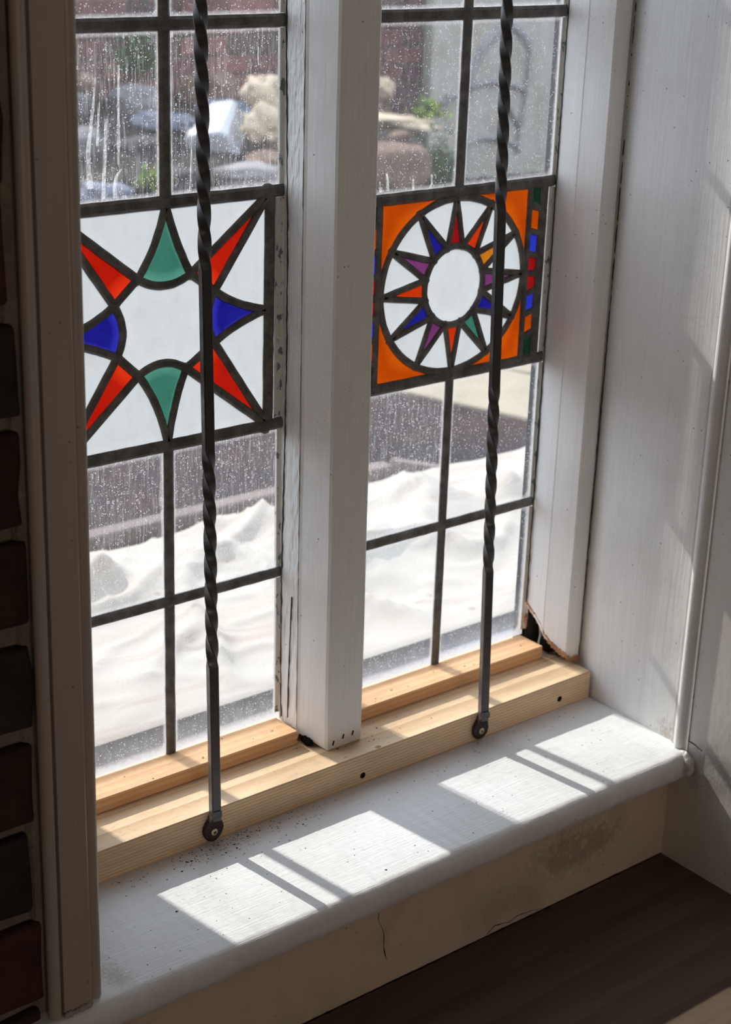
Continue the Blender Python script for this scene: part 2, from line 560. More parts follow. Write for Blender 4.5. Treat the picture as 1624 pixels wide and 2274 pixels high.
def ribbon(name, pts, w, m, parent, axis='y', off=.0006, seed=0):
    """thin irregular dark opening following a polyline; pts are 3D, w its width"""
    rnd = random.Random(seed)
    P = [Vector(p) for p in pts]
    fine = []
    for a, b2 in zip(P[:-1], P[1:]):
        k = max(2, int((b2 - a).length / .006))
        for i in range(k): fine.append(a.lerp(b2, i / k))
    fine.append(P[-1])
    nrm = Vector((0, -1, 0)) if axis == 'y' else (Vector((-1, 0, 0)) if axis == 'x' else Vector((0, 0, 1)))
    vs, fs = [], []
    for i, p in enumerate(fine):
        t = (fine[min(i + 1, len(fine) - 1)] - fine[max(i - 1, 0)]).normalized()
        s = t.cross(nrm).normalized()
        jit = s * rnd.uniform(-.5, .5) * min(w, .0011)
        ww = w * max(.06, rnd.uniform(-.1, 1.0) * (.75 + .9 * noise.noise(p * 38))) * (.3 if i in (0, len(fine) - 1) else 1)
        vs += [p + jit - s * ww / 2 + nrm * off, p + jit + s * ww / 2 + nrm * off, p + jit - s * ww / 2 - nrm * .001, p + jit + s * ww / 2 - nrm * .001]
    for i in range(len(fine) - 1):
        a, b2 = i * 4, i * 4 + 4
        fs += [(a, a + 1, b2 + 1, b2), (a, b2, b2 + 2, a + 2), (a + 1, a + 3, b2 + 3, b2 + 1)]
    return mesh(name, vs, fs, m, parent)


for k, L in enumerate(([(.9696, -.0446), (.9685, -.0617), (.9773, -.0819), (.9775, -.0987), (.9821, -.1175)],
                       [(1.1289, -.147), (1.1396, -.14), (1.1607, -.1444), (1.1761, -.1417), (1.1975, -.1435), (1.2107, -.147)])):
    ribbon('crack', [(x, -.245, z) for x, z in L], .0013, M['black_gap'], ap, seed=k)

# ---- seat board below the apron
fl = box('floor', -2.2, 1.416, -4.2, -.245, -.19, -.149, M['board'])
tag(fl, 'dark brown wooden boards below the window', kind='structure')
ribbon('gap', [(.5, -.2465, -.149), (1.0, -.2465, -.149), (1.4155, -.2465, -.149)], .003, M['black_gap'], fl, axis='z', seed=5)

# ---- right reveal, wall, moulding
rv = prism('wall_reveal', [(1.4360, .012), (1.4345, -.0725), (1.4255, -.104), (1.4205, -.240), (1.60, -.240), (1.60, .012)], -.1, 1.56, M['reveal'], rows=12, rough=.0006)
tag(rv, 'white painted right-hand window reveal, brushed vertically', kind='structure')
wr = prism('wall_right', [(1.4175, -.243), (1.4160, -.2695), (1.380, -4.2), (1.62, -4.2), (1.62, -.243)], -.19, 2.3, M['wall'], rows=2)
tag(wr, 'grey-white plastered side wall right of the window', kind='structure')
# moulding: quirk, bead and quirk on the corner
mp = [(1.4245, -.2392), (1.4206, -.2394), (1.4236, -.2410), (1.4236, -.2422), (1.4190, -.2430), (1.4180, -.2440), (1.4180, -.2462), (1.4205, -.2470)] + \
     [(1.4185 + .0082 * math.cos(math.radians(a)), -.2545 + .0076 * math.sin(math.radians(a))) for a in range(105, 262, 15)] + \
     [(1.4222, -.2625), (1.4222, -.2652), (1.4150, -.2662), (1.4146, -.2685), (1.4245, -.2690)]
mo = prism('trim_5', mp, .002, 1.56, M['reveal'], rows=30, rough=.0006)
tag(mo, 'white beaded corner moulding beside the reveal', kind='structure')
ribbon('crack', [(1.416, y, z) for y, z in ((-.2675, .80), (-.2682, .5), (-.2672, .25), (-.2679, .0983), (-.2689, .0706), (-.2675, .064), (-.2680, .0399), (-.2687, .0147))], .0012, M['black_gap'], mo, axis='x', seed=8)
ribbon('crack', [(1.4155, y, z) for y, z in ((-.2687, .0147), (-.2791, .0134), (-.2899, .0112))], .0014, M['black_gap'], wr, axis='x', seed=9)

# ---- left: brick wall, plaster strip, casing
lw = prism('wall_left', [(-2.2, -.243), (.585, -.243), (.632, -.235), (.700, -.0725), (.700, .06), (-2.2, .06)], -.9, 2.3, M['mortar_in'], rows=2)
tag(lw, 'rough mortar of the dark brick wall left of the window', kind='structure')
rnd = random.Random(3)
zc = -.155
row = 0
while zc < 1.02:
    x1 = .5775 + rnd.uniform(-.006, .004)
    ln = .100 if row % 2 else .205
    for q in range(2):
        x0 = x1 - ln
        mbk = M['brick_in'][rnd.randrange(3)]
        box('brick', x0, x1, -.2555 + rnd.uniform(-.0015, .0015), -.2425, zc + rnd.uniform(-.002, .002), zc + .0735 + rnd.uniform(-.003, .003), mbk, lw, bevel=.004, seg=2, cuts=2, rough=.0032, seed=row * 7 + q)
        x1 = x0 - .012
        ln = .205
    zc += .0886
    row += 1
ps = prism('plaster_strip', [(.572, -.243), (.5745, -.2485), (.5835, -.2495), (.5835, -.243)], -.04, 2.3, M['mortar_in'], lw, rows=60, rough=.004)
cs = []
cs += [(.5830, -.236), (.5830, -.252)] + [(.5853 + .0060 * math.cos(math.radians(a)), -.2600 + .0062 * math.sin(math.radians(a))) for a in range(160, 381, 20)]
cs += [(.5905, -.2555), (.5925, -.2560), (.5930, -.2640), (.6190, -.2640), (.6205, -.2630), (.6212, -.2525), (.6225, -.2520)]
cs += [(.6290 + .0066 * math.cos(math.radians(a)), -.2525 + .0062 * math.sin(math.radians(a))) for a in range(200, 361, 20)]
cs += [(.6356, -.236)]
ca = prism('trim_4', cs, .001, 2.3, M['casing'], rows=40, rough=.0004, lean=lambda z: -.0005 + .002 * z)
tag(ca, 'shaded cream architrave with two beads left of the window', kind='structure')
me = ca.data
for p in me.polygons: p.use_smooth = True
me.set_sharp_from_angle(angle=math.radians(35))
# caulk blobs at the casing foot
bm = bmesh.new()
for i in range(26):
    t = i / 25
    c = Vector((.5925 + .049 * t, -.2655 + .031 * max(0, t - .45) / .55 * 1.0, .0015))
    r = bmesh.ops.create_icosphere(bm, subdivisions=1, radius=.0022 + .0016 * rnd.random())
    bmesh.ops.translate(bm, verts=r['verts'], vec=c + Vector((rnd.uniform(-.001, .001), rnd.uniform(-.001, .001), 0)))
from_bm('caulk', bm, M['casing'], ca, True)

# ---- rest of the room shell
tag(box('wall_back', -2.2, 1.62, -4.4, -4.2, -.9, 2.3, M['room']), 'plain back wall of the room', kind='structure')
tag(box('wall_side', -2.4, -2.2, -4.4, .06, -.9, 2.3, M['room']), 'plain far side wall of the room', kind='structure')
tag(box('ceiling', -2.4, 1.62, -4.4, .06, 2.3, 2.4, M['ceiling']), 'plain ceiling', kind='structure')
tag(box('wall_lintel', .60, 1.62, -.243, .06, 1.56, 2.3, M['wall']), 'wall above the window', kind='structure')
tag(box('wall_base', .60, 1.60, -.095, .05, -.9, -.045, M['room']), 'masonry below the window', kind='structure')

# ---- mullion
lean = lambda z: -.0062 * (z / .84)
mu = [(1.0195, .008), (1.0195, -.0345), (1.0210, -.0370), (1.0305, -.0700), (1.0325, -.0725), (1.0800, -.0725), (1.0820, -.0710), (1.1030, -.0360), (1.1050, -.0340), (1.1050, .030)]
mm = prism('trim_2', mu, .037, 1.56, M['frame'], rows=40, rough=.0007, lean=lean,
           bottom=[.037, .037, .047, .043, .0372, .0372, .0372, .037, .037, .037])
tag(mm, 'white painted wooden mullion between the two leaded lights', kind='structure')
# flaking inner face of the mullion, beside the glass
vs, fs = [], []
NR, NC = 700, 16
for a in range(NR + 1):
    z = .052 + 1.0 * a / NR
    for b2 in range(NC + 1):
        y = -.0335 + .032 * b2 / NC
        q = noise.noise(Vector((y * 120 + z * 25, z * 42, 2))) + .5 * noise.noise(Vector((y * 300, z * 110, 7)))
        q = max(-.35, min(.35, q * 1.6))
        vs.append((1.0184 + lean(z) + .0010 * q, y, z))
for a in range(NR):
    for b2 in range(NC):
        k = a * (NC + 1) + b2
        fs.append((k, k + NC + 1, k + NC + 2, k + 1))
fk = mesh('flaking_face', vs, fs, M['rough_paint'], mm)
ribbon('crack', [(1.0182 + lean(z), -.0075 + .003 * math.sin(z * 9), z) for z in [.056 + i * .03 for i in range(27)]], .0009, M['crack'], mm, axis='x', off=.0012, seed=11)
ribbon('crack', [(1.0180 + lean(z), -.0215 + .003 * math.sin(z * 14 + 1), z) for z in (.06, .09, .12, .15, .18, .21)], .0004, M['crack'], mm, axis='x', off=.0012, seed=12)
for x, z in ((1.0407, .0442), (1.0546, .0483), (1.0681, .0486)):
    bx = box('nail_hole', -.0009, .0009, -.0004, .0006, -.0028, .0028, M['black_gap'], mm)
    bx.location = (x, -.0728, z)
    bx.rotation_euler = (0, .25, 0)
# chipped lower left edge
bm = bmesh.new()
r = bmesh.ops.create_icosphere(bm, subdivisions=3, radius=1)
for v in bm.verts:
    p = v.co
    v.co = Vector((1.0232 + p.x * .0035, -.0475 + p.y * .0105, .0415 + p.z * .0052)) + noise.noise_vector(p * 3) * .0014
from_bm('chipped_hole', bm, M['black_gap'], mm, True)

# ---- right jamb with its rotten foot
jl = lambda z: .002 * (1 - z / .84) - .0012
jp = [(1.4020, .004), (1.4020, .002), (1.4018, -.012), (1.4018, -.024), (1.4020, -.0345), (1.4027, -.0360), (1.4042, -.048), (1.4057, -.060), (1.4072, -.0700), (1.4090, -.0718),
      (1.4190, -.0724), (1.4300, -.0725), (1.4340, -.066), (1.4340, .004)]
jb = [.100, .098, .090, .080, .068, .064, .056, .051, .048, .045, .041, .040, .040, .06]
ja = prism('trim_3', jp, .04, 1.56, M['frame'], rows=50, rough=.0006, lean=jl, bottom=jb)
tag(ja, 'white painted right jamb with a broken rotten foot', kind='structure')
box('outer_frame', 1.4015, 1.434, .0045, .0165, .02, 1.56, mat('outer_shade_tone', (.035, .038, .045), .6)[0], ja)  # outer side of the frame, its shade put into the dark colour
# broken edge of bare wood along the foot
vs, fs = [], []
rnd = random.Random(21)
edge = []
for (x, y), z in zip(jp[1:12], jb[1:12]):
    edge.append(Vector((x + jl(z), y, z)))
fine = []
for a, b2 in zip(edge[:-1], edge[1:]):
    for i in range(6): fine.append(a.lerp(b2, i / 6))
fine.append(edge[-1])
for i, p in enumerate(fine):
    dz = rnd.uniform(-.0022, .0012)
    vs += [(p.x - .0004, p.y - .0010, p.z + .0040 + rnd.uniform(-.001, .0025)), (p.x + .0004, p.y - .0008, p.z - .0025 + dz), (p.x + .010, p.y + .010, p.z - .001 + dz)]
for i in range(len(fine) - 1):
    a, b2 = 3 * i, 3 * i + 3
    fs += [(a, a + 1, b2 + 1, b2), (a + 1, a + 2, b2 + 2, b2 + 1)]
mesh('broken_wood_edge', vs, fs, M['rot'], ja)
bm = bmesh.new()
for (cx, cy, czz, sx, sy, sz) in ((1.4085, -.010, .058, .007, .010, .034), (1.417, -.033, .050, .010, .013, .012), (1.425, -.052, .044, .012, .012, .006)):
    r = bmesh.ops.create_icosphere(bm, subdivisions=3, radius=1)
    for v in r['verts']:
        p = v.co
        v.co = Vector((cx + p.x * sx, cy + p.y * sy, czz + p.z * sz)) + noise.noise_vector(p * 3 + Vector((cx * 50, 0, 0))) * .0022
from_bm('rotten_hollow', bm, M['black_gap'], ja, True)
bm = bmesh.new()
for i in range(5):
    r = bmesh.ops.create_icosphere(bm, subdivisions=2, radius=1)
    for v in r['verts']:
        p = v.co
        v.co = Vector((1.4035 + .0010 * i + p.x * .0028, -.001 - .0035 * i + p.y * .0036, .078 - .007 * i + p.z * .010)) + noise.noise_vector(p * 2.5 + Vector((i, 0, 0))) * .002
from_bm('rotten_splinters', bm, M['rot'], ja)
# open joint between jamb and reveal
ribbon('joint_crack', [(x - .0006, -.0728, z) for x, z in ((1.4345, .83), (1.4355, .7349), (1.4350, .6354), (1.4348, .5322), (1.4345, .4795), (1.4335, .3138), (1.4325, .199), (1.4322, .1388), (1.4315, .043))],
       .0013, M['crack'], ja, seed=31)
ribbon('bead_crack', [(1.4010, -.0045, z) for z in [.10 + .05 * i for i in range(16)]], .0009, M['crack'], ja, axis='x', off=.0014, seed=32)
bm = bmesh.new()
bmesh.ops.create_uvsphere(bm, u_segments=16, v_segments=8, radius=1)
for v in bm.verts: v.co = Vector((1.4315 + v.co.x * .003, -.0860 + v.co.y * .005, .511 + v.co.z * .0045))
from_bm('filled_screw_head', bm, M['rough_paint'], rv, True)
# left jamb (hidden behind the casing from here, seen from the side)
lj = prism('trim_6', [(.7350, .030), (.7350, -.0345), (.7260, -.0725), (.6990, -.0725), (.6990, .030)], .0, 1.56, M['frame'], rows=4)
tag(lj, 'white painted left jamb behind the casing', kind='structure')
tag(box('trim_7', .6990, 1.4340, -.0725, .030, 1.50, 1.56, M['frame']), 'white head rail of the window', kind='structure')

# ================================================================== TIMBER
rail = box('timber_rail', .640, 1.4225, -.103, .030, .0, .0368, M['rail'], bevel=.0012, seg=1, cuts=0)
tag(rail, 'long raw pine rail lying along the back of the white sill', 'timber')
for x, z in ((1.0599, .0108), (1.3694, .0140)):
    bm = bmesh.new()
    bmesh.ops.create_cone(bm, cap_ends=True, segments=20, radius1=.0042, radius2=.0030, depth=.0012)
    for v in bm.verts: v.co = Vector((x + v.co.x, -.1032 + v.co.z * -1, z + v.co.y))
    from_bm('screw_hole', bm, M['black_gap'], rail)
bm = bmesh.new()
bmesh.ops.create_cone(bm, cap_ends=True, segments=20, radius1=1, radius2=.9, depth=1)
for v in bm.verts: v.co = Vector((1.0848 + v.co.x * .0042, -.0982 + v.co.y * .0026, .0369 + v.co.z * .0003))
kn = from_bm('knot', bm, M['rot'], rail)
ba = box('timber_batten', .640, 1.0150, -.041, .0, .0370, .0535, M['batten'], bevel=.0009, seg=1)
tag(ba, 'short raw pine batten under the leaded light with the eight-pointed star', 'timber')
bb = box('timber_batten', 1.1065, 1.3985, -.041, .0, .0370, .0535, M['batten'], bevel=.0009, seg=1)
tag(bb, 'short raw pine batten under the leaded light with the sun wheel', 'timber')
for par, pts in ((ba, ((.8955, -.030), (.992, -.024))), (bb, ((1.165, -.024), (1.2785, -.027), (1.376, -.024)))):
    for x, y in pts:
        o = box('nail_head', -.0014, .0014, -.0008, .0008, 0, .0004, M['rot'], par)
        o.location = (x, y, .0535)
        o.rotation_euler = (0, 0, .3)

# ================================================================== LEADED LIGHTS
def came(name, pts, w, h, parent, closed=False):
    """lead came swept along a polyline in the plane of the glass; pts [(x, z)]"""
    P = [Vector(p) for p in pts]
    N = len(P)
    sec = [(-.5, 0), (-.5, -.45), (-.28, -1), (.28, -1), (.5, -.45), (.5, 0), (.5, .45), (.28, 1), (-.28, 1), (-.5, .45)]
    vs, fs = [], []
    for i in range(N):
        a = P[(i - 1) % N] if (i or closed) else P[0]
        c = P[(i + 1) % N] if (i < N - 1 or closed) else P[-1]
        t = (c - a).normalized()
        s = Vector((-t.y, t.x))
        for (u, v) in sec:
            q = P[i] + s * u * w
            wob = noise.noise(Vector((P[i].x * 130, P[i].y * 130, u * 2))) * .00045
            vs.append((q.x + s.x * wob, v * h, q.y + s.y * wob))
    k = len(sec)
    for i in range(N if closed else N - 1):
        j = (i + 1) % N
        for q in range(k):
            r = (q + 1) % k
            fs.append((i * k + q, i * k + r, j * k + r, j * k + q))
    if not closed:
        fs += [tuple(range(k)), tuple((N - 1) * k + q for q in range(k - 1, -1, -1))]
    bm = bmesh.new()
    me = bpy.data.meshes.new('t')
    me.from_pydata(vs, [], fs)
    bm.from_mesh(me)
    bpy.data.meshes.remove(me)
    return from_bm(name, bm, M['lead'], parent, False)


def seg(a, b, step=.01):
    a, b = Vector(a), Vector(b)
    k = max(1, int((b - a).length / step))
    return [a.lerp(b, i / k) for i in range(k + 1)]


def bez(a, c, b, n=10):
    a, b, c = Vector(a), Vector(b), Vector(c)
    c = 2 * c - (a + b) / 2       # c is the point the curve passes half way
    return [(1 - t) ** 2 * a + 2 * t * (1 - t) * c + t * t * b for t in [i / n for i in range(n + 1)]]


def clear_pane(x0, x1, z0, z1, m, parent, inset=.006, name='glass_pane'):
    nx, nz = 22, 22
    vs, rim, fs = [], [], []
    for j in range(nz + 1):
        for i in range(nx + 1):
            fx = .5 - .5 * math.cos(math.pi * i / nx)
            fz = .5 - .5 * math.cos(math.pi * j / nz)
            x, z = x0 + (x1 - x0) * fx, z0 + (z1 - z0) * fz
            d = min(x - x0, x1 - x, z - z0, z1 - z) - inset
            vs.append((x, 0, z))
            rim.append(max(0, min(1, 1 - d / .006)))
    for j in range(nz):
        for i in range(nx):
            a = j * (nx + 1) + i
            fs.append((a, a + 1, a + nx + 2, a + nx + 1))
    return mesh(name, vs, fs, m, parent, edge=rim)


def piece(poly, m, parent, label=None, inset=.0065, name='glass_piece'):
    """one cut piece of glass: outline, inner ring and centre, with thickness"""
    P = [Vector(p) for p in poly]
    c = sum(P, Vector((0, 0))) / len(P)
    n = len(P)
    vs, rim, fs = [], [], []
    for y in (-.0012, .0012):
        for s, rv_ in ((0, 1.0), (.35, .55), (.6, .0)):
            for p in P:
                q = p.lerp(c, s)
                vs.append((q.x, y, q.y)); rim.append(rv_)
        vs.append((c.x, y, c.y)); rim.append(0)
    h = 3 * n + 1
    for base, flip in ((0, False), (h, True)):
        for r in range(2):
            for i in range(n):
                j = (i + 1) % n
                f = (base + r * n + i, base + r * n + j, base + (r + 1) * n + j, base + (r + 1) * n + i)
                fs.append(f[::-1] if flip else f)
        for i in range(n):
            f = (base + 2 * n + i, base + 2 * n + (i + 1) % n, base + 3 * n)
            fs.append(f[::-1] if flip else f)
    # single film is enough for the back: keep only the front faces so light is filtered once
    fs = fs[:len(fs) // 2]
    vs, rim = vs[:h], rim[:h]
    vs = [(x, 0, z) for x, _, z in vs]
    o = mesh(name, vs, fs, m, parent, edge=rim)
    if label: o['label'] = label
    return o


def solder(x, z, r, parent, par_name='solder_joint'):
    bm = bmesh.new()
    bmesh.ops.create_icosphere(bm, subdivisions=2, radius=1)
    for v in bm.verts:
        p = v.co * (1 + .18 * noise.noise(v.co * 1.7 + Vector((x * 90, z * 90, 0))))
        v.co = Vector((x + p.x * r, p.y * .0046, z + p.z * r))
    return from_bm(par_name, bm, M['lead'], parent, True)


# ---------------------------------------------------------------- window 1 (left light)
W1 = tag(empty('window_1'), 'left leaded light with an eight-pointed star of coloured glass', kind='structure')
XL0, XL1, XC = .7335, 1.0190, .8737
zs = [.054, .2325, .404, .6495, .8145, .98, 1.145, 1.31, 1.50]
hL = {.2325: .0115, .404: .0125, .6495: .0125, .8145: .0125, .98: .0125, 1.145: .0125, 1.31: .0125}
for i, (a, b2) in enumerate(zip(zs[:-1], zs[1:])):
    if a == .404: continue
    mt = {0: 'clear_low', 1: 'clear_dirty', 3: 'clear_dirty'}.get(i, 'clear_clean')
    clear_pane(XL0, XC, a, b2, M[mt], W1)
    clear_pane(XC, XL1, a, b2, M[mt], W1)
for z, ww in hL.items():
    came('lead_came', seg((XL0, z + .0005), (XL1 - .0005, z)), ww, .0034, W1)
came('lead_came', seg((XC, .05), (XC + .0005, .404)), .0115, .0030, W1)
came('lead_came', seg((XC, .6495), (XC, 1.50)), .0125, .0030, W1)
for z in (.2325, .404, .6495, .8145): solder(XC, z, .0078, W1)
# star panel
SP = empty('star_panel', parent=W1)
SP['label'] = 'eight-pointed star panel of red, green, blue and opal glass'
CX, CZ = .8737, .527
PX1, PX0 = .9975, .7499
PZ0, PZ1 = .404, .6495
N1 = (-.0325, .0515); N2 = (.0285, .0500); N3 = (-.0588, .0287); N4 = (-.0568, -.0225)
N5 = (-.0330, -.0448); N6 = (.0225, -.0452); N7 = (.0568, .0292); N8 = (.0568, -.0240)
o_ = lambda p: Vector((CX + p[0], CZ + p[1]))
TT, TB, TL, TR = o_((0, .1215)), o_((0, -.122)), o_((-.1225, .002)), o_((.1225, .002))
CTL, CTR, CBL, CBR = Vector((PX0, PZ1)), Vector((PX1, PZ1)), Vector((PX0, PZ0)), Vector((PX1, PZ0))
arcs = {'T': bez(o_(N1), o_((-.002, .0418)), o_(N2), 12), 'B': bez(o_(N5), o_((-.005, -.0360)), o_(N6), 12),
        'L': bez(o_(N3), o_((-.0500, .002)), o_(N4), 12), 'R': bez(o_(N7), o_((.0490, .002)), o_(N8), 12)}
side = {'Tl': bez(o_(N1), o_((-.0130, .0830)), TT, 14), 'Tr': bez(o_(N2), o_((.0128, .0830)), TT, 14),
        'Bl': bez(o_(N5), o_((-.0130, -.0790)), TB, 14), 'Br': bez(o_(N6), o_((.0100, -.0790)), TB, 14),
        'Lt': bez(o_(N3), o_((-.0880, .0130)), TL, 14), 'Lb': bez(o_(N4), o_((-.0880, -.0090)), TL, 14),
        'Rt': bez(o_(N7), o_((.0870, .0125)), TR, 14), 'Rb': bez(o_(N8), o_((.0870, -.0085)), TR, 14)}
rs = lambda L: list(reversed(L))
piece(side['Tl'] + rs(side['Tr'])[1:] + rs(arcs['T'])[1:-1], M['green'], SP, 'sea-green spike pointing up')
piece(side['Bl'] + rs(side['Br'])[1:] + rs(arcs['B'])[1:-1], M['green'], SP, 'sea-green spike pointing down')
piece(side['Lt'] + rs(side['Lb'])[1:] + rs(arcs['L'])[1:-1], M['blue'], SP, 'deep blue spike pointing left')
piece(side['Rt'] + rs(side['Rb'])[1:] + rs(arcs['R'])[1:-1], M['blue'], SP, 'deep blue spike pointing right')
for nm, na, nb, cn in (('upper left', N1, N3, CTL), ('upper right', N2, N7, CTR), ('lower left', N5, N4, CBL), ('lower right', N6, N8, CBR)):
    a, b2 = o_(na), o_(nb)
    piece(seg(a, cn, .02) + seg(cn, b2, .02)[1:] + seg(b2, a, .01)[1:-1], M['red'], SP, 'red spike to the %s corner' % nm)
    came('lead_came', seg(a, cn), .0085, .0031, SP)
    came('lead_came', seg(b2, cn), .0085, .0031, SP)
    came('lead_came', seg(a, b2), .0085, .0031, SP)
piece(arcs['T'] + [o_(N7)] + arcs['R'][1:] + [o_(N6)] + rs(arcs['B'])[1:] + [o_(N4)] + rs(arcs['L'])[1:], M['opal'], SP, 'opal octagon at the centre of the star')
# eight opal pieces between the spikes
piece(side['Tl'] + [Vector((CX, PZ1)), CTL] + seg(CTL, o_(N1), .02)[1:-1], M['opal'], SP)
piece(side['Tr'] + [Vector((CX, PZ1)), CTR] + seg(CTR, o_(N2), .02)[1:-1], M['opal'], SP)
piece(side['Bl'] + [Vector((CX, PZ0)), CBL] + seg(CBL, o_(N5), .02)[1:-1], M['opal'], SP)
piece(side['Br'] + [Vector((CX, PZ0)), CBR] + seg(CBR, o_(N6), .02)[1:-1], M['opal'], SP)
piece(side['Lt'] + [Vector((PX0, CZ + .002)), CTL] + seg(CTL, o_(N3), .02)[1:-1], M['opal'], SP)
piece(side['Lb'] + [Vector((PX0, CZ + .002)), CBL] + seg(CBL, o_(N4), .02)[1:-1], M['opal'], SP)
piece(side['Rt'] + [Vector((PX1, CZ + .002)), CTR] + seg(CTR, o_(N7), .02)[1:-1], M['opal'], SP)
piece(side['Rb'] + [Vector((PX1, CZ + .002)), CBR] + seg(CBR, o_(N8), .02)[1:-1], M['opal'], SP)
for L in list(arcs.values()) + list(side.values()): came('lead_came', L, .0080, .0030, SP)
for nn in (N1, N2, N3, N4, N5, N6, N7, N8): solder(*o_(nn), .0062, SP)
for xx in (PX0, PX1): came('lead_came', seg((xx, PZ0), (xx, PZ1)), .0125, .0030, SP)
for c in (CTR, CBR): solder(c.x - .003, c.y, .0095, SP)
solder(TR.x, TR.y, .006, SP)
# narrow clear strips beside the star
clear_pane(PX1, XL1, PZ0, PZ1, M['clear_clean'], W1, .006)
clear_pane(XL0, PX0, PZ0, PZ1, M['clear_clean'], W1, .006)
# putty fillets against the frame
for i, (a, b2) in enumerate(zip(zs[:5], zs[1:6])):
    prism('putty_fillet', [(1.0205, .002), (1.0205, -.0050), (1.0165, -.0012), (1.0135 if i != 2 else 1.0100, -.0008), (1.0130 if i != 2 else 1.0085, .002)], a + .007, b2 - .007, M['putty'], W1, rows=30, rough=.0011, lean=lean)

# ---------------------------------------------------------------- window 2 (right light)
W2 = tag(empty('window_2'), 'right leaded light with a round sun wheel of coloured glass', kind='structure')
XR0, XR1, XD = 1.1050, 1.4010, 1.2537
zr = [.054, .2345, .4185, .6275, .8150, .98, 1.145, 1.31, 1.50]
for i, (a, b2) in enumerate(zip(zr[:-1], zr[1:])):
    if i == 2: continue
    mt = {0: 'clear_low', 1: 'clear_dirty'}.get(i, 'clear_clean')
    clear_pane(XR0, XD, a, b2, M[mt], W2)
    clear_pane(XD, XR1, a, b2, M['clear_low' if i == 1 else mt], W2)
for z in zr[1:-1]:
    came('lead_came', seg((XR0, z), (XR1 - .0005, z)), .0115 if z == .2345 else .0125, .0034, W2)
came('lead_came', seg((XD, .05), (XD, .4185)), .0115, .0030, W2)
came('lead_came', seg((XD, .6275), (XD + .001, 1.50)), .0125, .0030, W2)
for z in (.2345, .4185, .6275, .815): solder(XD, z, .0075, W2)
WP = empty('sun_wheel_panel', parent=W2)
WP['label'] = 'round twelve-rayed wheel of coloured and opal glass with orange corners'
QX, QZ = 1.2530, .5225
RA, RB = .1065, .0985            # outer came of the wheel
RI = .0448                       # inner came of the wheel
Z0w, Z1w = .4185, .6275
XA, XB = 1.3640, 1.1420          # cames inside the borders
XE, XF = 1.3858, 1.1205          # outer cames
ell = lambda d, k=1.0: Vector((QX + RA * k * math.cos(math.radians(d)), QZ + RB * k * math.sin(math.radians(d))))
cir = lambda d, r=RI: Vector((QX + r * .97 * math.cos(math.radians(d)), QZ + r * math.sin(math.radians(d))))
piece([cir(d) for d in range(0, 360, 9)], M['opal'], WP, 'round opal disc at the centre of the wheel')
cols = ['darkred', 'scarlet', 'amber', 'purple', 'blue', 'green', 'scarlet', 'purple', 'blue', 'scarlet', 'purple', 'blue']
names = ['dark red', 'scarlet', 'amber', 'purple', 'blue', 'green', 'scarlet', 'purple', 'blue', 'orange-red', 'purple', 'dark blue']
for k in range(12):
    th = 91 - 30 * k
    tip = ell(th)
    a, b2 = cir(th + 15), cir(th - 15)
    tipc = ell(th, .93)
    piece([a] + [a.lerp(tipc, t) for t in (.5,)] + [tipc] + [b2.lerp(tipc, .5), b2] + [cir(th + d) for d in (-10, -5, 0, 5, 10)], M[cols[k]], WP, names[k] + ' glass ray')
    wa, wb = tip, ell(th - 30)
    piece([b2, b2.lerp(wa, .5)] + [ell(th - d) for d in (0, 5, 10, 15, 20, 25, 30)] + [b2.lerp(wb, .5)], M['opal'], WP)
    came('lead_came', seg(a, tip), .0070, .0029, WP)
    came('lead_came', seg(b2, tip), .0070, .0029, WP)
    solder(tip.x, tip.y, .0052, WP)
    solder(b2.x, b2.y, .0048, WP)
came('lead_came', [ell(d) for d in range(0, 360, 5)], .0080, .0033, WP, closed=True)
came('lead_came', [cir(d) for d in range(0, 360, 6)], .0075, .0033, WP, closed=True)
for nm, sx, sz, d0 in (('upper right', XA, Z1w, 0), ('upper left', XB, Z1w, 90), ('lower left', XB, Z0w, 180), ('lower right', XA, Z0w, 270)):
    ar = [ell(d0 + d) for d in range(3, 88, 6)]
    # the corner piece between the ring and the straight cames
    mid = ar[len(ar) // 2]
    P = ar + ([Vector((ar[-1].x, sz)), Vector((sx, sz)), Vector((sx, ar[0].y))] if d0 in (0, 180) else [Vector((sx, ar[-1].y)), Vector((sx, sz)), Vector((ar[0].x, sz))])
    n = len(ar)
    # strip mesh from arc to the corner so the concave outline stays clean
    vs = [(p.x, 0, p.y) for p in ar]
    out = []
    for i, p in enumerate(ar):
        t = i / (n - 1)
        if d0 in (0, 180):
            q = Vector((sx, ar[0].y)).lerp(Vector((sx, sz)), min(1, 2 * t)) if t < .5 else Vector((sx, sz)).lerp(Vector((ar[-1].x, sz)), 2 * t - 1)
        else:
            q = Vector((ar[0].x, sz)).lerp(Vector((sx, sz)), min(1, 2 * t)) if t < .5 else Vector((sx, sz)).lerp(Vector((sx, ar[-1].y)), 2 * t - 1)
        out.append(q)
    mids = [a.lerp(b2, .5) for a, b2 in zip(ar, out)]
    vs += [(p.x, 0, p.y) for p in mids] + [(p.x, 0, p.y) for p in out]
    fs = []
    for i in range(n - 1):
        fs += [(i, i + 1, n + i + 1, n + i), (n + i, n + i + 1, 2 * n + i + 1, 2 * n + i)]
    o = mesh('glass_piece', vs, fs, M['orange'], WP, edge=[1] * n + [.25] * n + [.75] * n)
    o['label'] = 'orange spandrel in the %s corner' % nm
for xx in (XA, XB): came('lead_came', seg((xx, Z0w), (xx, Z1w)), .0078, .0030, WP)
for xx in (XE, XF): came('lead_came', seg((xx, Z0w), (xx, Z1w)), .0125, .0030, WP)
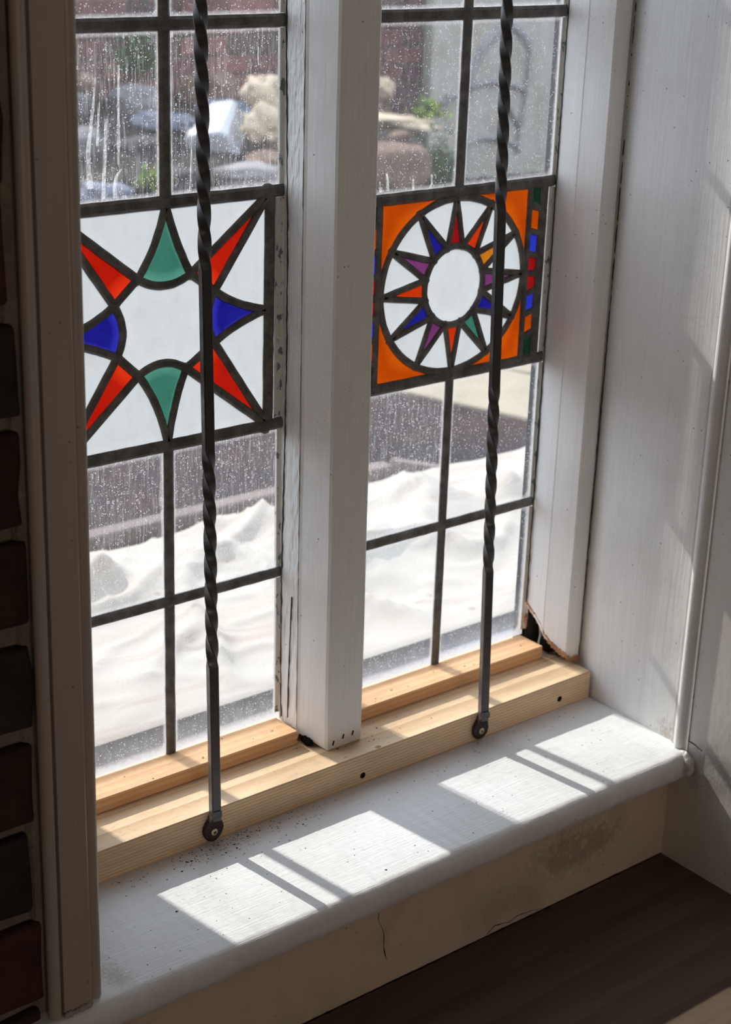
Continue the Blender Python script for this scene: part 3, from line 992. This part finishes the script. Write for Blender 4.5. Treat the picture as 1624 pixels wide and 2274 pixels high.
# border strips: eight little quarries each, parted by slanting cames
zb = [Z0w, .4475, .4735, .4985, .5225, .5465, .5735, .6020, Z1w]
bc = ['darkgreen', 'orange', 'cobalt', 'darkred', 'darkred', 'cobalt', 'orange', 'darkgreen']
bn = ['dark green', 'orange', 'bright blue', 'ruby red', 'ruby red', 'bright blue', 'orange', 'dark green']
for xa, xb in ((XA, XE), (XB, XF)):
    sl = [0, .006, .006, .005, 0, -.005, -.006, -.006, 0]
    for i in range(8):
        piece([(xa, zb[i] - sl[i] * .0), (xb, zb[i] + sl[i]), (xb, zb[i + 1] + sl[i + 1]), (xa, zb[i + 1])], M[bc[i]], WP, bn[i] + ' border quarry')
        if i: came('lead_came', seg((xa, zb[i]), (xb, zb[i] + sl[i])), .0072, .0029, WP)
clear_pane(XE, XR1, Z0w, Z1w, M['clear_clean'], W2, .006)
clear_pane(XR0, XF, Z0w, Z1w, M['clear_clean'], W2, .006)
for i, (a, b2) in enumerate(zip(zr[:5], zr[1:6])):
    prism('putty_fillet', [(1.4035, .002), (1.4035, -.0045), (1.4000, -.0012), (1.3975 if i != 2 else 1.3955, -.0006), (1.3970 if i != 2 else 1.3945, .002)], max(a + .007, .062), b2 - .007, M['putty'], W2, rows=30, rough=.0009, lean=jl)

# dried runs on the panes
runs1 = [[(.8245, .7793), (.8236, .7497), (.8233, .7256), (.8224, .6891)], [(.8252, .6852), (.8201, .6794), (.8177, .6697), (.8181, .6585)], [(.7996, .7686), (.7963, .7392), (.7938, .7274)],
         [(.7945, .7274), (.7903, .7036), (.7905, .6854), (.7921, .6694)], [(.8034, .7471), (.8015, .7269), (.8, .7078)], [(.81, .7324), (.8083, .7023), (.8059, .6719), (.8055, .6584)],
         [(.9039, .7144), (.903, .6893), (.9021, .6728), (.9013, .6575)], [(.981, .7905), (.9808, .7806), (.9815, .773)]]
runs2 = [[(1.1487, .6554), (1.1502, .6483), (1.1513, .6368)], [(1.1855, .6472), (1.1868, .6337)], [(1.14, .6474), (1.1411, .6359)], [(1.2119, .6495), (1.2126, .6387), (1.2106, .6340)]]
wd = [.0032, .0045, .0032, .0055, .0026, .0042, .0016, .0016]
for par, runs in ((W1, runs1), (W2, runs2)):
    for k, L in enumerate(runs):
        ww = wd[k] if par is W1 else .0035
        P = []
        for a, b2 in zip(L[:-1], L[1:]): P += seg(a, b2, .004)[:-1]
        P.append(Vector(L[-1]))
        vs, fs = [], []
        for i, p in enumerate(P):
            q = ww * (.55 + .45 * min(1, i / len(P) + .3)) * (1 + .35 * noise.noise(Vector((p.x * 200, p.y * 200, k)))) / 2
            vs += [(p.x - q, -.0012, p.y), (p.x + q, -.0012, p.y)]
        for i in range(len(P) - 1): fs.append((2 * i, 2 * i + 1, 2 * i + 3, 2 * i + 2))
        mesh('dried_run', vs, fs, M['lime'], par)

# ================================================================== WROUGHT IRON BARS
def iron_bar(xb, yb, xt, yt, z_a, z_b, z_c, z_low, phi, label):
    """square bar, twisted above z_a and between z_b and z_c; flattened foot with a screw"""
    Q = .0290
    root = empty('window_bar', (xb, yb, 0))
    tag(root, label, 'bar', 'twisted iron window bars')
    s = .0101 / 2
    z = z_low
    rows = []
    zz = []
    while z < 1.50:
        zz.append(z)
        z += .0012 if (z > z_a or z_c - .002 < z < z_b) else .004
    for z in zz:
        if z < z_c: a = 0
        elif z < z_b: a = -(z - z_c) / (z_b - z_c) * math.pi / 2 * 8
        elif z < z_a: a = 0
        else: a = -(z - z_a) / Q * math.pi / 2
        t = z / .84
        cx, cy = (xt - xb) * t, (yt - yb) * t
        cy += .0  
        # the twisted lengths are rounded slightly
        r = []
        for (u, v) in ((-1, -.8), (-.8, -1), (.8, -1), (1, -.8), (1, .8), (.8, 1), (-.8, 1), (-1, .8)):
            an = phi + a
            r.append((cx + s * (u * math.cos(an) - v * math.sin(an)), cy + s * (u * math.sin(an) + v * math.cos(an)), z))
        rows.append(r)
    vs = [p for r in rows for p in r]
    fs = []
    for i in range(len(rows) - 1):
        for j in range(8):
            k = (j + 1) % 8
            fs.append((i * 8 + j, i * 8 + k, i * 8 + 8 + k, i * 8 + 8 + j))
    fs += [tuple(range(7, -1, -1)), tuple((len(rows) - 1) * 8 + j for j in range(8))]
    mesh('shaft', vs, fs, M['iron'], root)
    # foot: hammered oval plate on the front of the rail
    bm = bmesh.new()
    bmesh.ops.create_uvsphere(bm, u_segments=28, v_segments=16, radius=1)
    fz = .0165
    yw = -.103 - yb
    for v in bm.verts:
        p = v.co.copy()
        y = max(-1, min(1, p.y * 1.9)) * .0026
        rr = 1 + .06 * noise.noise(p * 2 + Vector((xb * 9, 0, 0)))
        v.co = Vector((p.x * .0124 * rr, yw - .0026 + y, fz + p.z * .0142 * rr))
    from_bm('foot', bm, M['foot'], root, True)
    # shoulder that runs from the shaft into the plate
    vs2 = []
    for (z, hw, y0, y1) in ((.042, s * .98, -s*.98, s*.98), (.036, s * 1.0, -s * 1.0, s), (.026, .0070, yw - .0050, yw + .0), (.020, .0080, yw - .0050, yw - .0)):
        ca_, sa_ = math.cos(phi), math.sin(phi)
        ring = [(-hw, y0), (hw, y0), (hw, y1), (-hw, y1)]
        if z > .03: ring = [(u * ca_ - v * sa_, u * sa_ + v * ca_) for u, v in ring]
        vs2 += [(u, v, z) for u, v in ring]
    fs2 = [(4 * i + j, 4 * i + (j + 1) % 4, 4 * i + 4 + (j + 1) % 4, 4 * i + 4 + j) for i in range(3) for j in range(4)] + [(0, 1, 2, 3), (15, 14, 13, 12)]
    mesh('shoulder', vs2, fs2, M['iron'], root)
    # screw: ring shadow, domed head and a cross recess
    bm = bmesh.new()
    bmesh.ops.create_uvsphere(bm, u_segments=24, v_segments=10, radius=1)
    for v in bm.verts: v.co = Vector((v.co.x * .0040, yw - .0054 + v.co.y * .0010, fz - .0025 + v.co.z * .0040))
    sc_ = from_bm('screw', bm, M['screw'], root, True)
    for an in (.6, .6 + math.pi / 2):
        bx = box('cross_slot', -.0019, .0019, -.0002, .0002, -.00042, .00042, M['black_gap'], sc_)
        bx.location = (0, yw - .0064, fz - .0025)
        bx.rotation_euler = (0, an, 0)
    return root


iron_bar(.8572, -.1105, .8565, -.0870, .605, .430, .203, .030, math.radians(-10), 'left twisted black iron bar, screwed down before the star light')
iron_bar(1.2350, -.1105, 1.2345, -.0790, .622, .432, .215, .030, math.radians(-17), 'right twisted black iron bar, screwed down before the sun wheel light')

# ================================================================== SMALL DEBRIS ON THE SILL
rnd = random.Random(5)
vs, fs = [], []
for i in range(520):
    c = rnd.random()
    if c < .45: x, y, z = rnd.gauss(.865, .05), -.105 - abs(rnd.gauss(0, .018)), 0
    elif c < .7: x, y, z = rnd.uniform(.68, 1.40), -.105 - abs(rnd.gauss(0, .02)), 0
    elif c < .86: x, y, z = rnd.uniform(.66, 1.40), rnd.uniform(-.26, -.11), 0
    elif c < .95: x, y, z = rnd.gauss(1.09, .05), rnd.uniform(-.098, -.045), .0370
    else: x, y, z = rnd.uniform(.72, 1.39), rnd.uniform(-.038, -.004), .0537
    if not (.655 < x < 1.41) or y < -.258: continue
    s = rnd.uniform(.0003, .0009) * (1.8 if rnd.random() < .06 else 1)
    b0 = len(vs)
    an = rnd.random() * 6
    for q in range(4):
        vs.append((x + s * math.cos(an + q * 1.57) * (1.4 if q % 2 else 1), y + s * math.sin(an + q * 1.57), z + .0001))
    vs.append((x, y, z + s * .6))
    fs += [(b0, b0 + 1, b0 + 4), (b0 + 1, b0 + 2, b0 + 4), (b0 + 2, b0 + 3, b0 + 4), (b0 + 3, b0, b0 + 4)]
de = mesh('debris', vs, fs, mat('dark_crumbs', (.035, .028, .022), .9, .1)[0])
tag(de, 'dark crumbs of dirt scattered on the sill and the pine rail', 'dirt', kind='stuff')

# ================================================================== OUTSIDE
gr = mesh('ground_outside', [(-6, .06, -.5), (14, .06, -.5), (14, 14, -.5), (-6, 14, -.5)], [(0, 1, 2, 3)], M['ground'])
tag(gr, 'ground of the yard outside, coloured dark for its shade', kind='structure')
pl = box('trim_8', .2, 2.9, .322, .90, -.5, -.142, stone('ledge_stone', (.36, .385, .44), (.30, .325, .38), 8, .3))
tag(pl, 'low stone ledge outside the window under the dust sheet', kind='structure')


def sheet_h(x, y):
    v = Vector((x, y, 0))
    f = .0
    near = min(1, max(0, (y - .33) / .10))
    far = 1 - .75 * min(1, max(0, (y - .78) / .12))
    def fold(px, py, o, w_):
        return max(0, 1 - abs(noise.noise(Vector((px, py, o)))) * w_)
    f += .055 * fold(x * 2.4 + y * 1.6, y * 2.0 - x * .4, 1.3, 3.0) ** 2 * min(1, max(0, (y - .45) / .2)) * far
    f += .026 * fold(x * 5.5 - y * 4, y * 4 + x, 4.7, 3.6) ** 2 * near * far
    f += .006 * fold(x * 9 + y * 7, y * 8 - x * 3, 9.1, 3.6) ** 2 * near
    f += .0012 * noise.noise(v * 26) * near + .006 * noise.noise(v * 7) * near
    f += .045 * math.exp(-((x - 2.02) / .035) ** 2 - ((y - .66) / .05) ** 2)
    for (ax, ay, bx_, by_, am, wi) in ((1.36, .90, 1.10, .66, .034, .030), (1.21, .74, 1.30, .83, .030, .022), (1.68, .90, 1.42, .72, .030, .035), (1.30, .60, 1.12, .42, .020, .03)):
        dx, dy = bx_ - ax, by_ - ay
        L = math.hypot(dx, dy)
        t = ((x - ax) * dx + (y - ay) * dy) / L / L
        dd = ((x - ax) * dy - (y - ay) * dx) / L + .012 * math.sin(t * 5)
        e = max(0, min(1, 1.15 - abs(t - .5) * 1.6))
        f += am * e * e * math.exp(-(dd / wi) ** 2 if dd > 0 else -(dd / (wi * .45)) ** 2) * far
    f += .030 * math.exp(-((x - 1.62) / .10) ** 2 - ((y - .72) / .10) ** 2)
    return f


vs, fs = [], []
NXX, NYY = 230, 90
for j in range(NYY + 1):
    for i in range(NXX + 1):
        x = .15 + 2.8 * i / NXX
        y = .314 + .614 * j / NYY
        z = -.104 - .015 * min(1, max(0, (y - .45) / .42)) + .85 * sheet_h(x, y)
        if j == 0: z = -.107
        if y > .905: z -= (y - .905) * 4
        vs.append((x, y, z))
for j in range(NYY):
    for i in range(NXX):
        a = j * (NXX + 1) + i
        fs.append((a, a + 1, a + NXX + 2, a + NXX + 1))
sh = mesh('dust_sheet', vs, fs, M['sheet'], smooth=True)
tag(sh, 'cream paint-stained cotton dust sheet crumpled over the ledge outside', 'sheet')
pk = box('plank', .6, 1.98, .935, .970, -.20, -.103, M['plank'], bevel=.004)
tag(pk, 'pinkish plank standing on edge behind the dust sheet', 'plank')
pk2 = box('plank', 0, .62, -.0175, .0175, -.10, .0, M['plank'], bevel=.004)
pk2.location = (2.0, .952, -.100)
pk2.rotation_euler = (0, .30, 0)
tag(pk2, 'pinkish plank sloping down to the right behind the dust sheet', 'plank')

# paving slabs, sunlit, in the dark ground
for k, (x, y, a, sx, sy) in enumerate(((3.42, 2.12, .31, .40, .62), (3.83, 2.25, .31, .41, .66))):
    p = box('paving_slab', -sx / 2, sx / 2, -sy / 2, sy / 2, -.02, .012, M['paving'], bevel=.006, cuts=2, rough=.006, seed=k)
    p.location = (x, y, -.5)
    p.rotation_euler = (0, 0, a)
    tag(p, ['sunlit cream paving slab in the yard, seen under the wheel panel', 'cream paving slab right of the first one, by the right jamb', 'cream paving slab in the yard hidden behind the wheel panel'][k], 'slab')

# mound of soil
def mound(x, y):
    h = -.52 + .52 * max(0, min(1, (y - 2.85) / .35)) ** 1.3 + .12 * max(0, min(1, (y - 3.1) / 1.1))
    h -= .42 * max(0, min(1, (x - 4.15) / .45))
    return h + .035 * noise.noise(Vector((x * 3, y * 3, 0))) + .02 * noise.noise(Vector((x * 9, y * 9, 5)))


vs, fs = [], []
for j in range(61):
    for i in range(121):
        x, y = 1.4 + 4.4 * i / 120, 2.7 + 1.50 * j / 60
        vs.append((x, y, mound(x, y)))
for j in range(60):
    for i in range(120):
        a = j * 121 + i
        fs.append((a, a + 1, a + 122, a + 121))
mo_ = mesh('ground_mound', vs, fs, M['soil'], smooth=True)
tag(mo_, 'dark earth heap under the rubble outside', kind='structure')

# brick wall of the yard, brick by brick where it is seen
yw_ = tag(box('wall_yard', -3, 4.86, 4.215, 4.40, -.5, .525, M['mortar_out']), 'weathered brick wall at the end of the yard', kind='structure')
proto = []
for k in range(4):
    me = box('brick', -.106, .106, -.010, .012, 0, .064, M['brick_out'][k], bevel=.004, seg=1, cuts=1, rough=.003, seed=k)
    proto.append(me.data)
    bpy.data.objects.remove(me)
rnd = random.Random(12)
for r in range(10):
    z = -.245 + r * .0745
    for c in range(17):
        x = 4.86 - .106 - c * .225 - (.112 if r % 2 else 0)
        if r % 2 and c == 0:
            pass
        o = bpy.data.objects.new('brick', proto[rnd.choice([0, 0, 1, 1, 2, 3] if r not in (6, 8) else [0, 3, 0])])
        COL.objects.link(o)
        o.parent = yw_
        o.location = (x, 4.212 + rnd.uniform(-.002, .002), z)
    if r % 2:
        o = bpy.data.objects.new('brick', proto[1]); COL.objects.link(o); o.parent = yw_
        o.location = (4.86 - .052, 4.212, z); o.scale = (.47, 1, 1)

# carved stone slab with blind tracery
st = empty('carved_slab', (5.4, 4.15, -.5))
tag(st, 'tall grey carved stone slab with blind pointed-arch tracery, right of the brick wall', 'stone slab')
sl = box('slab', -.535, .235, 0, .16, 0, 1.08, M['greystone'], st, bevel=.01, cuts=3, rough=.004)


def rib(pts, w, par, off):
    P = []
    for a, b2 in zip(pts[:-1], pts[1:]): P += seg(a, b2, .03)[:-1]
    P.append(Vector(pts[-1]))
    vs, fs = [], []
    for i, p in enumerate(P):
        t = (P[min(i + 1, len(P) - 1)] - P[max(i - 1, 0)]).normalized()
        s = Vector((-t.y, t.x)) * w / 2
        vs += [(p.x - s.x - 5.4, 0 + off, p.y - s.y + .5), (p.x - s.x * .5 - 5.4, -.016 + off, p.y - s.y * .5 + .5), (p.x + s.x * .5 - 5.4, -.016 + off, p.y + s.y * .5 + .5), (p.x + s.x - 5.4, off, p.y + s.y + .5)]
    for i in range(len(P) - 1):
        for k in range(3): fs.append((4 * i + k, 4 * i + k + 1, 4 * i + 5 + k, 4 * i + 4 + k))
    return mesh('tracery_rib', vs, fs, M['tracery'], par, smooth=True)


for L, w_ in (([(5.068, .058), (5.091, .144), (5.119, .209), (5.165, .274), (5.236, .328), (5.29, .356), (5.344, .341), (5.412, .289), (5.434, .258)], .050),
              ([(5.434, .258), (5.432, .197), (5.428, .111), (5.421, .025), (5.401, -.078), (5.391, -.182)], .012),
              ([(4.924, .035), (4.95, .057), (5.023, .070), (5.136, .108), (5.215, .116), (5.332, .099), (5.417, .069)], .030),
              ([(5.065, -.194), (5.076, -.157), (5.107, -.135), (5.178, -.124), (5.255, -.133), (5.385, -.168), (5.408, -.205)], .030),
              ([(5.331, -.004), (5.36, -.051), (5.393, -.095), (5.414, -.054)], .012),
              ([(4.930, -.010), (4.935, .010), (4.962, .045)], .020)):
    rib(L, w_, sl, -.002)
jb2 = box('carved_post', 0, .8, 0, .2, 0, 1.10, stone('side_stone', (.25, .228, .20), (.20, .182, .16), 5, .4), bevel=.01)
jb2.location = (5.64, 4.12, -.5)
tag(jb2, 'plain brownish stone post right of the carved slab', 'stone post')

# rubble
items = [
    ('grey', 3.352, 4.05, .129, .099, .068, 'large rounded grey boulder at the foot of the yard wall, left'),
    ('slate', 3.300, 3.80, .099, .115, .030, 'flat blue-grey slate lying in front of the rounded grey boulder'),
    ('brown', 3.62, 4.10, .154, .042, .061, 'narrow upright brown stone behind the white box'),
    ('brown', 3.752, 4.105, .151, .063, .067, 'broad brown stone standing right of the narrow brown one'),
    ('white', 3.348, 3.57, .082, .112, .088, None),
    ('cream', 3.50, 3.48, .228, .072, .066, 'bright cream boulder topping the sunlit heap'),
    ('cream', 3.44, 3.36, .130, .074, .072, 'sunlit cream boulder beside the left light\'s right edge'),
    ('cream', 3.66, 3.46, .180, .068, .110, 'tall cream boulder hidden half behind the mullion'),
    ('cream', 3.62, 3.72, .085, .055, .036, 'low cream rock right of the white box'),
    ('brown', 3.30, 3.17, .028, .080, .050, 'brown rock below the sunlit cream boulders'),
    ('pale', 3.24, 3.15, .017, .121, .041, 'pale grey flat rock low in the heap'),
    ('tan', 3.154, 4.08, .209, .035, .038, 'small tan stone high at the far left of the heap'),
    ('grey', 3.122, 4.08, .135, .034, .047, 'small grey stone below the tan one'),
    ('grey', 2.85, 3.62, .071, .085, .054, 'grey rock at the left edge of the heap'),
    ('dark', 3.085, 3.57, .047, .108, .045, 'wide dark stone below the blue-grey slate'),
    ('dark', 2.943, 3.19, .014, .081, .042, 'dark stone beside the green leaves'),
    ('slate', 2.638, 3.095, .008, .077, .039, 'blue-grey stone at the lower left of the heap'),
    ('cream', 4.199, 3.615, .065, .176, .030, 'broad flat cream slab of rock seen right of the mullion'),
    ('brown', 4.066, 3.405, .040, .040, .027, 'small brown rock below the flat cream rock'),
    ('brown', 3.739, 3.07, .002, .142, .090, 'large brown sack-like boulder at the right of the heap'),
    ('cream', 4.532, 4.07, .121, .045, .057, 'pointed cream stone against the brick wall'),
    ('brown', 4.273, 3.895, .101, .110, .050, 'brown boulder below the pointed cream stone'),
    ('slate', 3.676, 3.965, .103, .105, .032, 'blue-grey slate between the white box and cream heap'),
    ('dark', 3.11, 3.03, -.02, .095, .041, 'dark flat rock at the front of the heap'),
    ('dark', 3.86, 2.93, -.11, .070, .046, 'dark rock at the lower right of the heap'),
]
for k, (kind, x, y, z, sx, sz, lab) in enumerate(items):
    if kind == 'white': continue
    bm = bmesh.new()
    bmesh.ops.create_icosphere(bm, subdivisions=4, radius=1)
    amp = .55 if kind == 'cream' else .28
    off = Vector((k * 3.7, k * 1.3, 0))
    for v in bm.verts:
        p = v.co.copy()
        d = 1 + amp * noise.noise(p * 1.1 + off) + amp * .5 * noise.noise(p * 2.7 + off) + amp * .25 * noise.noise(p * 6 + off)
        if kind in ('slate', 'grey', 'dark', 'brown'):
            q = Vector([math.copysign(abs(c_) ** .65, c_) for c_ in p])
        else: q = p
        v.co = Vector((q.x * sx * d, q.y * max(sx, sz) * .8 * d, q.z * sz * d))
    o = from_bm('rock', bm, M['rock'][kind], smooth=True)
    o.location = (x, y, z)
    o.rotation_euler = (0, random.uniform(-.15, .15), random.uniform(-.4, .4))
    tag(o, lab, 'rock', 'rubble rocks in the yard')
# white faceted plastic tub, tipped over
bm = bmesh.new()
ring = [(-1, -.75), (-.75, -1), (.75, -1), (1, -.75), (1, .75), (.75, 1), (-.75, 1), (-1, .75)]
R_ = []
for zz_, s_ in ((-1, .72), (-.3, .88), (.62, .98), (.66, 1.08), (.95, 1.08), (1, 1.0)):
    R_.append([bm.verts.new((x * .075 * s_, y * .075 * s_, zz_ * .105)) for x, y in ring])
for a, b2 in zip(R_[:-1], R_[1:]):
    for j in range(8): bm.faces.new((a[j], a[(j + 1) % 8], b2[(j + 1) % 8], b2[j]))
bm.faces.new(R_[0][::-1]); bm.faces.new(R_[-1])
tb = from_bm('plastic_tub', bm, M['rock']['white'])
tb.location = (3.348, 3.52, .095)
tb.rotation_euler = (.35, -2.15, .25)
tag(tb, 'white plastic tub tipped over on the rubble heap', 'tub')


def leafy(name, c, n, size, spread, ms, label, cat, seed):
    rnd = random.Random(seed)
    root = empty(name, c)
    tag(root, label, cat)
    vs, fs = [], []
    for i in range(n):
        p = Vector((rnd.gauss(0, spread[0]), rnd.gauss(0, spread[1]), abs(rnd.gauss(0, spread[2]))))
        d = Vector((rnd.uniform(-1, 1), rnd.uniform(-1, .3), rnd.uniform(-.3, 1))).normalized()
        s = d.cross(Vector((rnd.uniform(-1, 1), 1, rnd.uniform(-1, 1)))).normalized()
        L = size * rnd.uniform(.6, 1.3)
        b0 = len(vs)
        nn = d.cross(s) * L * .12
        vs += [p, p + d * L * .45 + s * L * .28, p + d * L, p + d * L * .45 - s * L * .28, p + d * L * .5 + nn]
        fs += [(b0, b0 + 1, b0 + 4), (b0 + 1, b0 + 2, b0 + 4), (b0 + 2, b0 + 3, b0 + 4), (b0 + 3, b0, b0 + 4)]
    o = mesh('foliage', vs, fs, ms, root)
    o['kind'] = 'stuff'
    bm = bmesh.new()
    for i in range(4):
        r = bmesh.ops.create_cone(bm, segments=6, radius1=.003, radius2=.0015, depth=spread[2] * 2.2, cap_ends=True)
        bmesh.ops.translate(bm, verts=r['verts'], vec=(rnd.uniform(-1, 1) * spread[0] * .5, rnd.uniform(-1, 1) * spread[1] * .5, spread[2] * .9))
    from_bm('stem', bm, M['leafdark'], root)
    return root


leafy('leafy_weed', (2.835, 3.12, .018), 260, .028, (.020, .018, .022), M['leaf'], 'small yellow-green weed low on the left side of the heap', 'plant', 1)
leafy('leafy_shrub', (3.985, 3.10, -.10), 700, .026, (.030, .03, .085), M['leafdark'], 'dark green shrub beside the carved slab', 'plant', 2)
leafy('leafy_shrub', (4.10, 3.30, .13), 120, .03, (.028, .03, .025), M['leaf'], 'light green leaves topping the shrub beside the carved slab', 'plant', 3)
leafy('climbing_ivy', (3.42, 4.18, .23), 260, .03, (.045, .01, .09), M['leafdark'], 'dark ivy on the yard brick wall above the grey boulder', 'plant', 4)
